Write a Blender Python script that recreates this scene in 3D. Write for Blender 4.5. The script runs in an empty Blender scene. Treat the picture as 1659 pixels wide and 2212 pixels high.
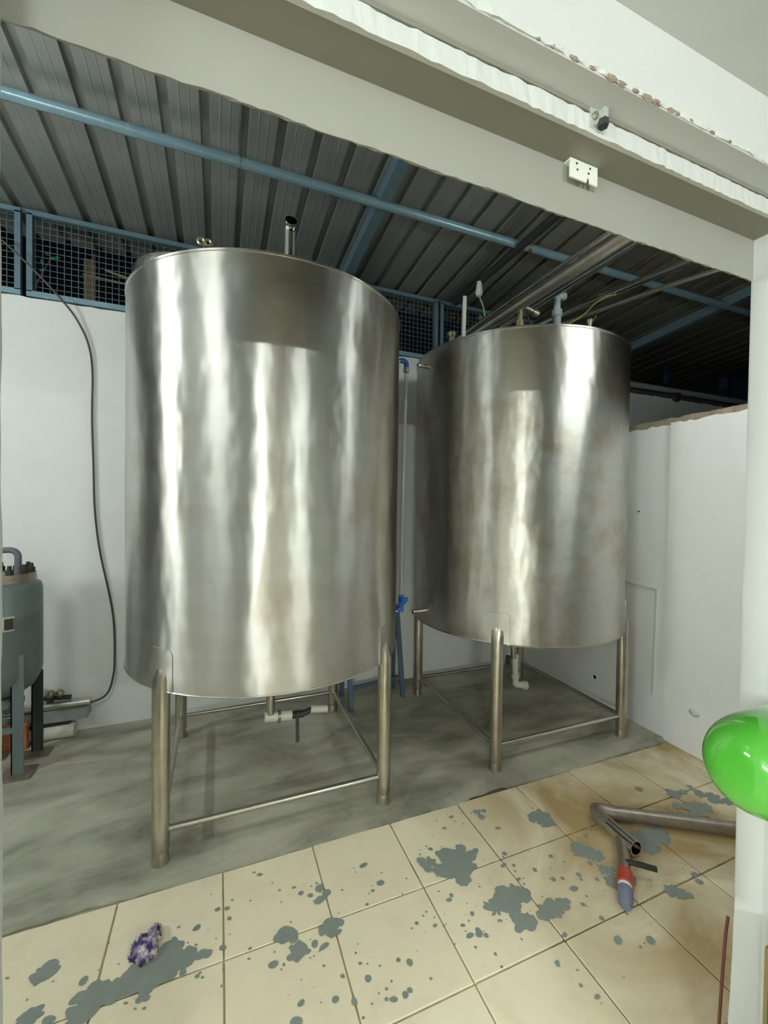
import bpy, bmesh, math, random
from mathutils import Vector, Matrix
C = bpy.context.scene.collection
sc = bpy.context.scene
PI = math.pi
random.seed(7)

# ------------------------------------------------------------------ camera
cam = bpy.data.cameras.new('camera')
cam.sensor_fit = 'HORIZONTAL'; cam.sensor_width = 36.0
cam.lens = 36.0 * 898.1 / 1659.0
cam.clip_start = 0.02; cam.clip_end = 200
camo = bpy.data.objects.new('camera', cam); C.objects.link(camo)
yaw, pitch, roll = 0.3781, 0.0171, 0.0131
F0 = Vector((math.sin(yaw), math.cos(yaw), 0)); R0 = Vector((math.cos(yaw), -math.sin(yaw), 0)); Z = Vector((0, 0, 1))
F1 = F0*math.cos(pitch) - Z*math.sin(pitch); U1 = Z*math.cos(pitch) + F0*math.sin(pitch)
R2 = R0*math.cos(roll) + U1*math.sin(roll); U2 = U1*math.cos(roll) - R0*math.sin(roll)
m = Matrix(((R2.x, U2.x, -F1.x, 0), (R2.y, U2.y, -F1.y, 0), (R2.z, U2.z, -F1.z, 1.5), (0, 0, 0, 1)))
camo.matrix_world = m
sc.camera = camo

# ------------------------------------------------------------------ world, exposure
w = bpy.data.worlds.new('night'); sc.world = w; w.use_nodes = True
w.node_tree.nodes['Background'].inputs[0].default_value = (0.02, 0.035, 0.05, 1)
w.node_tree.nodes['Background'].inputs[1].default_value = 0.06
sc.view_settings.view_transform = 'Standard'; sc.view_settings.look = 'None'
sc.view_settings.gamma = 1.0; sc.view_settings.use_curve_mapping = False
sc.view_settings.exposure = 0.0
sc.cycles.max_bounces = 10; sc.cycles.diffuse_bounces = 5; sc.cycles.glossy_bounces = 5
sc.cycles.use_denoising = True
sc.cycles.sample_clamp_indirect = 6.0

# ------------------------------------------------------------------ lamps (see tube_lamp): (x, y, z, axis, length, watts)
LAMPS = [
    ('white tube lamp on the far left wall of the tank room, outside the view', -3.44, 1.55, 2.50, 'Y', 0.5, 108.0),
    ('white tube lamp over the left end of the opening, tank room side', -1.40, 0.72, 2.60, 'X', 0.7, 26.0),
    ('white tube lamp over the right end of the opening, tank room side', 2.30, 0.72, 2.60, 'X', 0.7, 21.0),
    ('white tube lamp at the left of the near room rear wall', -0.98, -2.25, 2.0, 'X', 0.40, 105.0),
    ('white tube lamp at the right of the near room rear wall', 1.40, -2.25, 2.0, 'X', 0.3, 62.0),
    ('added white tube lamp on the near room left wall, brightening the right wall', -2.34, -0.75, 1.95, 'Y', 0.8, 105.0),  # added light, put here to brighten the tank room's right wall
]

# ------------------------------------------------------------------ helpers
def finish(name, bm, mat, parent=None, smooth=False, angle=35):
    bmesh.ops.recalc_face_normals(bm, faces=bm.faces)
    me = bpy.data.meshes.new(name); bm.to_mesh(me); bm.free()
    if smooth:
        for p in me.polygons: p.use_smooth = True
        try: me.set_sharp_from_angle(angle=math.radians(angle))
        except Exception: pass
    me.materials.append(mat)
    o = bpy.data.objects.new(name, me); C.objects.link(o)
    if parent is not None: o.parent = parent
    return o
def thing(name, label, cat, loc=(0, 0, 0), group=None):
    o = bpy.data.objects.new(name, None); C.objects.link(o); o.location = loc
    o.empty_display_size = 0.1
    o['label'] = label; o['category'] = cat
    if group: o['group'] = group
    return o
def tag(o, label, cat=None, group=None):
    o['label'] = label
    if cat: o['category'] = cat
    if group: o['group'] = group
    return o
def struct(o, label=None, cat=None):
    o['kind'] = 'structure'
    if label: o['label'] = label
    if cat: o['category'] = cat
    return o
def box(bm, x0, y0, z0, x1, y1, z1, bev=0.0, seg=1):
    r = bmesh.ops.create_cube(bm, size=1)
    vs = r['verts']
    for v in vs:
        v.co = Vector(((x0+x1)/2 + v.co.x*(x1-x0), (y0+y1)/2 + v.co.y*(y1-y0), (z0+z1)/2 + v.co.z*(z1-z0)))
    if bev > 0:
        es = list({e for v in vs for e in v.link_edges})
        bmesh.ops.bevel(bm, geom=es, offset=bev, segments=seg, affect='EDGES', clamp_overlap=True)
    return bm
def obox(bm, p, ux, uy, uz, sx, sy, sz):
    """oriented box centred at p"""
    vs = []
    for i in (-.5, .5):
        for j in (-.5, .5):
            for k in (-.5, .5):
                vs.append(bm.verts.new(Vector(p) + ux*sx*i + uy*sy*j + uz*sz*k))
    for f in ((0, 1, 3, 2), (4, 6, 7, 5), (0, 4, 5, 1), (2, 3, 7, 6), (0, 2, 6, 4), (1, 5, 7, 3)):
        bm.faces.new([vs[i] for i in f])
    return bm
def bar(bm, a, b, wd, ht=None, up=Vector((0, 0, 1))):
    a = Vector(a); b = Vector(b); u = (b-a); L = u.length; u.normalize()
    if abs(u.dot(up)) > .95: up = Vector((0, 1, 0))
    s = u.cross(up).normalized(); t = s.cross(u)
    return obox(bm, (a+b)/2, u, s, t, L, wd, ht or wd)
def frames(pts):
    T = []
    for i in range(len(pts)):
        a = pts[max(0, i-1)]; b = pts[min(len(pts)-1, i+1)]
        T.append((b-a).normalized())
    up = Vector((0, 0, 1)) if abs(T[0].z) < .9 else Vector((1, 0, 0))
    s = T[0].cross(up).normalized(); out = []
    for t in T:
        s = (s - t*s.dot(t)).normalized(); out.append((s, s.cross(t), t))
    return out
def tube(bm, pts, r, n=16, cap0=True, cap1=True):
    pts = [Vector(p) for p in pts]; fr = frames(pts)
    rr = r if isinstance(r, (list, tuple)) else [r]*len(pts)
    rings = []
    for p, (s, t, _), q in zip(pts, fr, rr):
        rings.append([bm.verts.new(p + (s*math.cos(2*PI*k/n) + t*math.sin(2*PI*k/n))*q) for k in range(n)])
    for a, b in zip(rings, rings[1:]):
        for k in range(n):
            bm.faces.new((a[k], a[(k+1) % n], b[(k+1) % n], b[k]))
    if cap0: bm.faces.new(rings[0][::-1])
    if cap1: bm.faces.new(rings[-1])
    return rings
def hollow(bm, pts, r, th, n=20, open0=False):
    """pipe open at its last end (and at its first with open0)"""
    pts = [Vector(p) for p in pts]
    a = tube(bm, pts, r, n, cap0=not open0, cap1=False)
    b = tube(bm, pts, r-th, n, cap0=not open0, cap1=False)
    for k in range(n):
        bm.faces.new((a[-1][k], a[-1][(k+1) % n], b[-1][(k+1) % n], b[-1][k]))
        if open0: bm.faces.new((a[0][k], b[0][k], b[0][(k+1) % n], a[0][(k+1) % n]))
def smooth_path(pts, k=6):
    pts = [Vector(p) for p in pts]; out = []
    P = [pts[0]*2-pts[1]] + pts + [pts[-1]*2-pts[-2]]
    for i in range(1, len(P)-2):
        for j in range(k):
            t = j/k; a, b, c, d = P[i-1:i+3]
            out.append(.5*((2*b)+(c-a)*t+(2*a-5*b+4*c-d)*t*t+(3*b-a-3*c+d)*t**3))
    out.append(pts[-1]); return out
def arc(c, u, v, r, a0, a1, n=8):
    return [Vector(c)+Vector(u)*r*math.cos(a0+(a1-a0)*i/n)+Vector(v)*r*math.sin(a0+(a1-a0)*i/n) for i in range(n+1)]
def lathe(bm, prof, c=(0, 0, 0), n=48, axis='Z'):
    """prof: (radius, height) list; closed on the axis where the radius is 0"""
    c = Vector(c); rings = []
    for r, h in prof:
        if r < 1e-6:
            p = {'Z': Vector((0, 0, h)), 'X': Vector((h, 0, 0)), 'Y': Vector((0, h, 0))}[axis]
            rings.append([bm.verts.new(c+p)]); continue
        ring = []
        for k in range(n):
            a = 2*PI*k/n; x, y = r*math.cos(a), r*math.sin(a)
            p = {'Z': Vector((x, y, h)), 'X': Vector((h, x, y)), 'Y': Vector((y, h, x))}[axis]
            ring.append(bm.verts.new(c+p))
        rings.append(ring)
    for a, b in zip(rings, rings[1:]):
        if len(a) == 1 and len(b) == 1: continue
        for k in range(n):
            k2 = (k+1) % n
            if len(a) == 1: bm.faces.new((a[0], b[k2], b[k]))
            elif len(b) == 1: bm.faces.new((a[k], a[k2], b[0]))
            else: bm.faces.new((a[k], a[k2], b[k2], b[k]))
    return rings
def B(): return bmesh.new()

# ------------------------------------------------------------------ materials
class NT:
    def __init__(s, name):
        s.m = bpy.data.materials.new(name); s.m.use_nodes = True; s.t = s.m.node_tree; s.n = s.t.nodes
        s.b = s.n['Principled BSDF']
    def new(s, k, **kw):
        n = s.n.new(k)
        for a, v in kw.items(): setattr(n, a, v)
        return n
    def link(s, a, b): s.t.links.new(a, b)
    def coord(s, scale=(1, 1, 1), space='Object'):
        if space == 'World':
            g = s.new('ShaderNodeNewGeometry'); out = g.outputs['Position']
        else:
            g = s.new('ShaderNodeTexCoord'); out = g.outputs[space]
        mp = s.new('ShaderNodeMapping'); mp.inputs['Scale'].default_value = scale
        s.link(out, mp.inputs['Vector']); return mp.outputs[0]
    def noise(s, vec, scale, detail=4, rough=.55, dist=0):
        n = s.new('ShaderNodeTexNoise'); n.inputs['Scale'].default_value = scale
        n.inputs['Detail'].default_value = detail; n.inputs['Roughness'].default_value = rough
        n.inputs['Distortion'].default_value = dist
        s.link(vec, n.inputs['Vector']); return n.outputs['Fac']
    def ramp(s, fac, stops):
        r = s.new('ShaderNodeValToRGB'); e = r.color_ramp.elements
        while len(e) < len(stops): e.new(.5)
        for el, (p, c) in zip(e, stops):
            el.position = p; el.color = (c, c, c, 1) if isinstance(c, (int, float)) else (*c, 1)
        s.link(fac, r.inputs[0]); return r.outputs[0]
    def mix(s, fac, a, b, mode='MIX'):
        n = s.new('ShaderNodeMix', data_type='RGBA', blend_type=mode)
        for i, v in ((0, fac), (6, a), (7, b)):
            if hasattr(v, 'links') or hasattr(v, 'is_linked'): s.link(v, n.inputs[i])
            elif isinstance(v, (int, float)): n.inputs[i].default_value = v if i == 0 else (v, v, v, 1)
            else: n.inputs[i].default_value = (*v, 1)
        return n.outputs[2]
    def bump(s, h, strength=.2, dist=.01, prev=None):
        b = s.new('ShaderNodeBump'); b.inputs['Strength'].default_value = strength
        b.inputs['Distance'].default_value = dist; s.link(h, b.inputs['Height'])
        if prev is not None: s.link(prev, b.inputs['Normal'])
        s.link(b.outputs[0], s.b.inputs['Normal']); return b.outputs[0]
    def col(s, c):
        if hasattr(c, 'links'): s.link(c, s.b.inputs['Base Color'])
        else: s.b.inputs['Base Color'].default_value = (*c, 1)
    def set(s, **kw):
        for k, v in kw.items(): s.b.inputs[k.replace('_', ' ')].default_value = v
        return s
def plain(name, c, rough=.5, metal=0, var=.15, scale=12, bump=0.0):
    t = NT(name); v = t.coord(space='World')
    f = t.noise(v, scale, 5)
    t.col(t.mix(f, tuple(x*(1-var) for x in c), tuple(min(1, x*(1+var)) for x in c)))
    t.set(Roughness=rough, Metallic=metal)
    if bump: t.bump(t.noise(v, scale*4, 4), bump, .004)
    return t.m
def wallmat(name, base, dirt, bump=.35, dirtlow=True):
    t = NT(name); v = t.coord(space='World')
    f = t.noise(v, 1.6, 6, .6); f2 = t.noise(v, 9, 5, .6)
    c = t.mix(t.ramp(f, [(.35, 0.0), (.75, .35)]), base, dirt)
    c = t.mix(t.ramp(f2, [(.45, 0.0), (.9, .3)]), c, dirt)
    t.col(c); t.set(Roughness=.55)
    n = t.bump(t.noise(v, 5, 5, .6), bump, .02)
    t.bump(t.noise(v, 60, 4, .6), bump*.5, .003, n)
    return t.m
M = {}
M['wall'] = wallmat('white_limewash', (.90, .91, .90), (.74, .76, .75))
M['wallr'] = wallmat('white_rough_plaster', (.90, .90, .89), (.80, .81, .80), .6)
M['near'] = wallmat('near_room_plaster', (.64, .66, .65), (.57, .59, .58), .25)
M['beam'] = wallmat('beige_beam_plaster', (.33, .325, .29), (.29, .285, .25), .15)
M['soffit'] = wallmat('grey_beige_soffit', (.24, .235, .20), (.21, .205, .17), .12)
M['broken'] = plain('broken_brown_plaster', (.30, .25, .19), .95, 0, .45, 30, .8)
M['ceil'] = wallmat('ceiling_paint', (.55, .56, .56), (.50, .51, .51), .1)
M['galv'] = plain('galvanised_bracket', (.72, .75, .74), .35, .6, .1, 40)
M['white_bracket'] = plain('white_bracket', (.82, .83, .78), .4, 0, .04)
M['dark'] = plain('dark_iron', (.03, .032, .03), .6, 0, .3, 40)
M['black'] = plain('black_rubber_and_hole_dark', (.012, .012, .012), .5, 0, .2)
M['pvc'] = plain('white_plastic', (.70, .69, .60), .4, 0, .08, 20)
M['greypvc'] = plain('grey_plastic', (.42, .50, .52), .4, 0, .08, 20)
M['blueplastic'] = plain('blue_plastic', (.012, .10, .42), .35, 0, .15, 30)
M['brass'] = plain('old_brass', (.42, .38, .28), .35, .8, .3, 60)
M['rustypipe'] = plain('stained_pipe', (.34, .29, .24), .38, .75, .35, 25, .2)
M['red'] = plain('red_plastic', (.42, .055, .03), .4, 0, .1)
M['bluegrey'] = plain('blue_grey_plastic', (.16, .18, .25), .5, 0, .2)
M['greygreen'] = plain('grey_green_enamel', (.13, .165, .165), .38, 0, .22, 8, .1)
M['purplepipe'] = plain('grey_purple_pipe', (.17, .16, .19), .45, .2, .2)
M['cable'] = plain('brown_cable', (.07, .055, .05), .5, 0, .1)
M['redcable'] = plain('dark_red_cable', (.13, .035, .03), .5, 0, .1)
M['wood'] = plain('old_wood', (.20, .14, .09), .8, 0, .3, 20, .3)
M['bamboo'] = plain('bamboo_stick', (.45, .34, .16), .7, 0, .2)
M['leaf'] = plain('green_leaf', (.03, .30, .08), .6, 0, .3)
M['card'] = plain('brown_card', (.30, .23, .10), .75, 0, .1, 8)
M['brick'] = plain('orange_brick', (.42, .15, .07), .85, 0, .25, 20, .4)
M['blueframe'] = plain('blue_painted_stand', (.10, .15, .23), .5, .1, .2, 30)
M['plate'] = plain('pale_name_plate', (.55, .52, .40), .4, .3, .1)

def steel(name, dirty=0.0, seed=0.0, wave=1.0):
    t = NT(name); v = t.coord(space='World')
    vb = t.coord((1.0, 1.0, 90.0), 'World')
    brush = t.noise(vb, 3.0, 4, .7)
    smear = t.noise(t.coord((1, 1, 5), 'World'), 2.2, 5, .6, .5)
    mott = t.noise(v, 3.1+seed, 6, .65)
    base = t.mix(smear, (.56, .55, .51), (.70, .69, .655))
    if dirty:
        base = t.mix(t.ramp(mott, [(.48, 0.0), (.72, dirty)]), base, (.42, .34, .24))
    t.col(base)
    r = t.new('ShaderNodeMapRange'); t.link(smear, r.inputs[0])
    r.inputs[3].default_value = .36; r.inputs[4].default_value = .46
    t.link(r.outputs[0], t.b.inputs['Roughness'])
    t.set(Metallic=1.0, Anisotropic=.93)
    tg = t.new('ShaderNodeTangent', direction_type='RADIAL', axis='Z')
    t.link(tg.outputs[0], t.b.inputs['Tangent']); t.b.inputs['Anisotropic Rotation'].default_value = .25
    n = t.bump(t.noise(t.coord((1, 1, .55), 'World'), 3.0+seed, 3, .5), .8*wave, .022)
    n = t.bump(brush, .045, .002, n)
    return t.m
M['tank'] = steel('brushed_stainless_shell', .5, 0.0, 1.0)
M['tank2'] = steel('brushed_stainless_stained_shell', .8, .7, .8)
def pipesteel(name, c=(.55, .52, .45), rough=.27, dirt=.4):
    t = NT(name); v = t.coord(space='World')
    f = t.noise(v, 14, 6, .65)
    t.col(t.mix(t.ramp(f, [(.4, 0.0), (.75, dirt)]), c, (.26, .20, .13)))
    t.set(Roughness=rough, Metallic=1.0); t.bump(t.noise(v, 40, 4), .06, .003)
    return t.m
M['leg'] = pipesteel('leg_stainless', (.56, .53, .46), .3, .45)
M['rail'] = pipesteel('rail_stainless', (.62, .60, .55), .22, .2)
M['shiny'] = pipesteel('shiny_stainless', (.68, .67, .64), .14, .1)
M['overpipe'] = pipesteel('process_pipe_stainless', (.74, .71, .64), .42, .35)

M['nightblue'] = plain('dimmed_blue_paint', (.012, .03, .07), .8)  # blue darkened so the outdoor posts look unlit at night
# concrete floor
t = NT('grey_concrete'); v = t.coord(space='World'); v2 = t.coord((1, 2.4, 1), 'World')
f = t.noise(v2, 1.7, 7, .62, .6); f2 = t.noise(v, 14, 6, .6); f3 = t.noise(v, 2.3, 3, .5)
c = t.mix(t.ramp(f, [(.34, 0.0), (.66, 1.0)]), (.20, .195, .145), (.54, .525, .42))
c = t.mix(t.ramp(f2, [(.4, 0.0), (.8, .4)]), c, (.46, .45, .39))
c = t.mix(t.ramp(f3, [(.54, 0.0), (.72, .55)]), c, (.24, .165, .14))
t.col(c)
rr = t.ramp(f, [(.35, .62), (.7, .42)]); t.link(rr, t.b.inputs['Roughness'])
t.bump(t.noise(v, 22, 6, .6), .25, .006); M['concrete'] = t.m
# tiles: cream, browner to the right
def tilemat():
    t = NT('cream_floor_tile'); v = t.coord(space='World')
    sep = t.new('ShaderNodeSeparateXYZ'); g = t.new('ShaderNodeNewGeometry'); t.link(g.outputs['Position'], sep.inputs[0])
    mr = t.new('ShaderNodeMapRange'); t.link(sep.outputs[0], mr.inputs[0])
    mr.inputs[1].default_value = .85; mr.inputs[2].default_value = 1.55
    f = t.noise(v, 1.7, 6, .62, .9); f2 = t.noise(v, 7, 6, .65, .3); f3 = t.noise(v, 30, 4, .6)
    oi = t.new('ShaderNodeObjectInfo')
    c = t.mix(oi.outputs['Random'], (.84, .745, .54), (.90, .81, .61))
    c = t.mix(t.ramp(f2, [(.5, 0.0), (.85, .5)]), c, (.62, .52, .36))
    mul = t.new('ShaderNodeMath', operation='MULTIPLY'); t.link(mr.outputs[0], mul.inputs[0])
    t.link(t.ramp(f, [(.34, .15), (.58, 1.0)]), mul.inputs[1])
    c = t.mix(mul.outputs[0], c, (.42, .30, .14))
    c = t.mix(t.ramp(f3, [(.66, 0.0), (.74, .35)]), c, (.55, .45, .32))
    t.col(c); t.set(Roughness=.42)
    t.bump(t.noise(v, 12, 5, .6), .12, .006)
    return t.m
M['tile'] = tilemat()
t = NT('tile_joint_dirt'); v = t.coord(space='World'); f0 = t.noise(v, 3.2, 4, .6)
sep = t.new('ShaderNodeSeparateXYZ'); g = t.new('ShaderNodeNewGeometry'); t.link(g.outputs['Position'], sep.inputs[0])
mr = t.new('ShaderNodeMapRange'); t.link(sep.outputs[0], mr.inputs[0]); mr.inputs[1].default_value = .3; mr.inputs[2].default_value = 1.2; mr.inputs[3].default_value = -.12; mr.inputs[4].default_value = .12
ad = t.new('ShaderNodeMath', operation='ADD'); t.link(f0, ad.inputs[0]); t.link(mr.outputs[0], ad.inputs[1]); f = ad.outputs[0]
t.col(t.mix(t.ramp(f, [(.46, 0.0), (.62, 1.0)]), (.52, .43, .28), (.10, .065, .035))); t.set(Roughness=.9); M['grout'] = t.m
t = NT('grey_paint_splash'); v = t.coord(space='World'); f = t.noise(v, 25, 4, .6)
t.col(t.mix(f, (.20, .225, .20), (.29, .32, .29))); t.set(Roughness=.5); M['splash'] = t.m
# roof sheet
t = NT('corrugated_roof_sheet'); v = t.coord((2.5, .35, 1), 'World'); f = t.noise(v, 2.2, 6, .6)
sep = t.new('ShaderNodeSeparateXYZ'); g = t.new('ShaderNodeNewGeometry'); t.link(g.outputs['Position'], sep.inputs[0])
mr = t.new('ShaderNodeMapRange'); t.link(sep.outputs[0], mr.inputs[0]); mr.inputs[1].default_value = 1.2; mr.inputs[2].default_value = 2.6
c = t.mix(mr.outputs[0], (.36, .375, .36), (.22, .21, .15))
fr = t.noise(t.coord((6, .8, 1), 'World'), 2.5, 6, .65)
mul = t.new('ShaderNodeMath', operation='MULTIPLY'); t.link(mr.outputs[0], mul.inputs[0]); t.link(t.ramp(fr, [(.52, 0.0), (.66, .8)]), mul.inputs[1])
c = t.mix(mul.outputs[0], c, (.13, .06, .03))
t.col(t.mix(t.ramp(f, [(.4, 0.0), (.8, .5)]), c, (.17, .18, .17))); t.set(Roughness=.36, Metallic=.4)
t.bump(t.noise(t.coord((30, .3, 1), 'World'), 2, 3), .15, .004); M['roof'] = t.m
# blue painted steel with worn patches
t = NT('worn_blue_paint'); v = t.coord(space='World'); f = t.noise(v, 35, 5, .7); f2 = t.noise(v, 9, 4)
c = t.mix(f2, (.20, .34, .43), (.32, .47, .55)); c = t.mix(t.ramp(f, [(.56, 0.0), (.68, .6)]), c, (.52, .60, .62))
t.col(c); t.set(Roughness=.3, Metallic=.25); t.bump(f, .2, .003); M['blue'] = t.m
M['bluedark'] = plain('blue_frame_paint', (.13, .21, .26), .5, .1, .3, 25)
M['wire'] = plain('blue_grey_wire', (.15, .21, .23), .5, .3, .2)
# glossy green
t = NT('glossy_green_enamel'); t.col((.085, .43, .04)); t.set(Roughness=.1); t.b.inputs['Coat Weight'].default_value = .6; M['green'] = t.m
M['darkgreen'] = plain('dark_green_paint', (.02, .16, .03), .4)
# clear tube
t = NT('clear_plastic_tube'); t.col((.85, .9, .88)); t.set(Roughness=.15, IOR=1.3); t.b.inputs['Transmission Weight'].default_value = .85; M['clear'] = t.m
# rag
t = NT('purple_rag'); v = t.coord(space='World'); f = t.noise(v, 38, 3)
t.col(t.ramp(f, [(.40, (.05, .04, .14)), (.5, (.35, .28, .38)), (.62, (.72, .66, .66))])); t.set(Roughness=.95); M['rag'] = t.m
def emit(name, c, s):
    m_ = bpy.data.materials.new(name); m_.use_nodes = True; n = m_.node_tree.nodes; n.clear()
    e = n.new('ShaderNodeEmission'); e.inputs[0].default_value = (*c, 1); e.inputs[1].default_value = s
    o = n.new('ShaderNodeOutputMaterial'); m_.node_tree.links.new(e.outputs[0], o.inputs[0]); return m_

# ------------------------------------------------------------------ structure
XL, XR = -3.5, 2.7125            # tank room side walls
YB = 3.236                        # back wall face
YW = 0.67                         # far face of the opening's wall
NX0, NX1, NY0 = -2.4, 2.8, -2.3   # near room
HB = 2.10                         # underside of the beam face
JX0, JX1 = -.2580, 1.300           # opening jambs
CZ = 2.378                        # near ceiling

def ragged_quad(name, mat, nx, ny, fn, parent=None, smooth=False):
    bm = B(); vs = [[bm.verts.new(fn(i/nx, j/ny)) for i in range(nx+1)] for j in range(ny+1)]
    for j in range(ny):
        for i in range(nx): bm.faces.new((vs[j][i], vs[j][i+1], vs[j+1][i+1], vs[j+1][i]))
    return finish(name, bm, mat, parent, smooth)
bm = B(); box(bm, -3.8, -2.6, -.25, 7, 3.45, -.008)
floor = struct(finish('floor', bm, M['grout']), 'grey concrete and cream tiled floor under the tanks')
bm = B()
nx = 220; edge0 = 1.785
vt = []
for i in range(nx+1):
    x = XL-.2 + (XR+.2-XL+.1)*i/nx
    e = edge0 + .006*math.sin(x*9) + random.uniform(-.005, .005) + (.02 if 1.2 < x < 1.45 else 0)
    vt.append((bm.verts.new((x, e, .002)), bm.verts.new((x, YB+.1, .002)), bm.verts.new((x, e, -.012))))
for a, b in zip(vt, vt[1:]):
    bm.faces.new((a[0], b[0], b[1], a[1])); bm.faces.new((a[2], b[2], b[0], a[0]))
slab = finish('concrete_slab', bm, M['concrete'], floor)
slab['label'] = 'stained grey concrete strip under the tanks'
# tiles
tp = .3665; tq = .352
tile_meshes = []
for k in range(4):
    bm = B(); box(bm, -tp/2+.0030, -tq/2+.0030, -.012, tp/2-.0030, tq/2-.0030, 0, .0016)
    me_o = finish('tile', bm, M['tile']); tile_meshes.append(me_o.data); bpy.data.objects.remove(me_o)
for i in range(-3, 8):
    for j in range(5):
        cx = .024 + tp*(i+.5); cy = 1.782 - tq*(j+.5)
        if cx < -1.5: continue
        x1 = cx+tp/2
        o = bpy.data.objects.new('tile', tile_meshes[(i*3+j) % 4]); C.objects.link(o); o.parent = floor
        o.location = (cx, cy, random.uniform(-.0012, .0006)); o.rotation_euler = (random.uniform(-.003, .003), random.uniform(-.003, .003), 0)
        if x1 > XR+.05: o.scale = ((XR+.05-(cx-tp/2))/tp, 1, 1); o.location.x = ((cx-tp/2)+XR+.05)/2
# paint splashes on the tiles
BL = [(0.94,1.489,0.074),(0.866,1.458,0.038),(0.925,1.413,0.034),(1.028,1.268,0.056),(0.97,1.261,0.031),(1.089,1.276,0.04),(1.032,1.182,0.04),(1.159,1.18,0.038),(1.213,1.178,0.028),(1.113,1.173,0.024),(1.061,1.167,0.02),(1.45,1.561,0.049),(1.46,1.526,0.04),(0.378,1.409,0.036),(0.229,1.437,0.035),(0.257,1.37,0.031),(0.197,1.436,0.016),(0.312,1.373,0.013),(0.34,1.354,0.014),(0.824,1.521,0.027),(0.802,1.541,0.02),(0.811,1.495,0.019),(0.893,1.544,0.02),(1.04,1.501,0.018),(-0.506,1.59,0.029),(-0.498,1.615,0.021),(-0.519,1.577,0.014),(-0.343,1.448,0.053),(-0.374,1.436,0.03),(-0.309,1.454,0.025),(-0.385,1.523,0.014),(-0.502,1.473,0.027),(-0.448,1.441,0.016),(-0.214,1.477,0.059),(-0.162,1.479,0.051),(-0.094,1.482,0.037),(-0.038,1.473,0.022),(-0.251,1.471,0.043),(-0.273,1.46,0.026),(-0.147,1.536,0.031),(-0.119,1.533,0.019),(-0.064,1.575,0.013),(0.004,1.62,0.01),(0.036,1.612,0.009),(0.043,1.569,0.008),(0.019,1.472,0.011),(0.173,1.358,0.015),(-0.215,1.405,0.011),(-0.196,1.402,0.011),(-0.098,1.436,0.012),(-0.056,1.41,0.007),(0.373,1.569,0.018),(0.394,1.54,0.018),(0.362,1.522,0.018),(0.334,1.553,0.011),(0.302,1.575,0.011),(0.281,1.608,0.007),(0.567,1.607,0.015),(0.604,1.506,0.015),(0.564,1.486,0.007),(0.525,1.441,0.007),(0.59,1.205,0.012),(0.558,1.225,0.008),(0.447,1.21,0.012),(0.438,1.26,0.006),(0.374,1.245,0.007),(0.238,1.221,0.01),(0.217,1.181,0.016),(0.337,1.193,0.011),(0.388,1.167,0.011),(0.501,1.13,0.011),(0.539,1.128,0.011),(0.557,1.134,0.009),(0.481,1.138,0.006),(0.401,1.12,0.005),(0.823,1.207,0.013),(0.857,1.201,0.015),(0.876,1.187,0.01),(0.859,1.213,0.01),(0.869,1.125,0.006),(1.043,1.031,0.008),(1.136,1.09,0.01),(0.954,1.212,0.008),(0.874,1.27,0.009),(1.299,1.264,0.009),(1.307,1.213,0.016),(1.366,1.234,0.007),(1.287,1.15,0.009),(1.163,1.15,0.007),(1.485,1.346,0.037),(1.516,1.3,0.032),(1.504,1.325,0.028),(1.5,1.229,0.027),(1.48,1.18,0.03),(1.47,1.162,0.022),(1.374,1.254,0.011),(1.464,1.278,0.012),(1.427,1.211,0.009),(1.295,1.01,0.016),(1.401,0.969,0.016),(1.551,1.164,0.026),(1.81,1.285,0.055),(1.878,1.279,0.047),(1.773,1.236,0.033),(1.658,1.069,0.025),(1.682,1.049,0.025),(1.706,1.03,0.014),(1.821,1.084,0.015),(1.805,1.056,0.015),(1.826,1.452,0.023),(2.093,1.53,0.02),(1.308,1.086,0.01),(2.156,1.378,0.023),(2.232,1.44,0.034),(2.289,1.429,0.02),(2.211,1.324,0.046),(2.272,1.317,0.033),(2.39,1.343,0.038),(2.439,1.307,0.029),(2.359,1.392,0.029),(2.386,1.363,0.019),(2.097,1.317,0.032),(2.37,1.445,0.017),(2.156,1.279,0.036),(2.085,1.354,0.016),(1.05,1.712,0.011),(1.183,1.694,0.018),(1.186,1.661,0.018),(1.22,1.69,0.014),(0.983,1.661,0.009),(1.215,1.573,0.011),(1.155,1.445,0.012),(1.114,1.399,0.012),(1.185,1.89,0.007),(1.129,1.324,0.009),(1.261,1.274,0.011),(1.221,1.335,0.01),(1.028,1.309,0.011),(1.154,1.384,0.008),(1.334,1.364,0.01),(1.568,1.396,0.011),(1.622,1.419,0.013),(0.992,1.263,0.009),(0.726,1.281,0.008),(0.819,1.246,0.008),(0.822,1.347,0.011),(0.84,1.36,0.009),(1.064,0.953,0.006),(1.041,1.025,0.008),(1.086,0.912,0.009),(0.668,1.312,0.007),(0.867,1.58,0.01),(1.064,1.17,0.013),(0.16,1.715,0.009),(0.106,1.436,0.006)]
bm = B()
def blot(x, y, r, h=.0016):
    n = 26 if r > .015 else 10; st = random.uniform(.72, 1.1); an = random.uniform(-.5, .5)
    hs = [(k_, random.uniform(0, 6.28), random.uniform(.4, 1)/k_) for k_ in ((2, 3, 4, 5, 7) if r > .015 else (2, 3))]
    am = .30 if r > .02 else .16
    ring = []
    for k in range(n):
        a = 2*PI*k/n; q = r*(1+am*sum(w_*math.sin(k_*a+p_) for k_, p_, w_ in hs)+random.uniform(-.03, .03))
        dx, dy = q*math.cos(a)/st, q*math.sin(a)*st
        ring.append(bm.verts.new((x+dx*math.cos(an)-dy*math.sin(an), y+dx*math.sin(an)+dy*math.cos(an), h)))
    c0 = bm.verts.new((x, y, h))
    for k in range(n): bm.faces.new((c0, ring[k], ring[(k+1) % n]))
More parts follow.
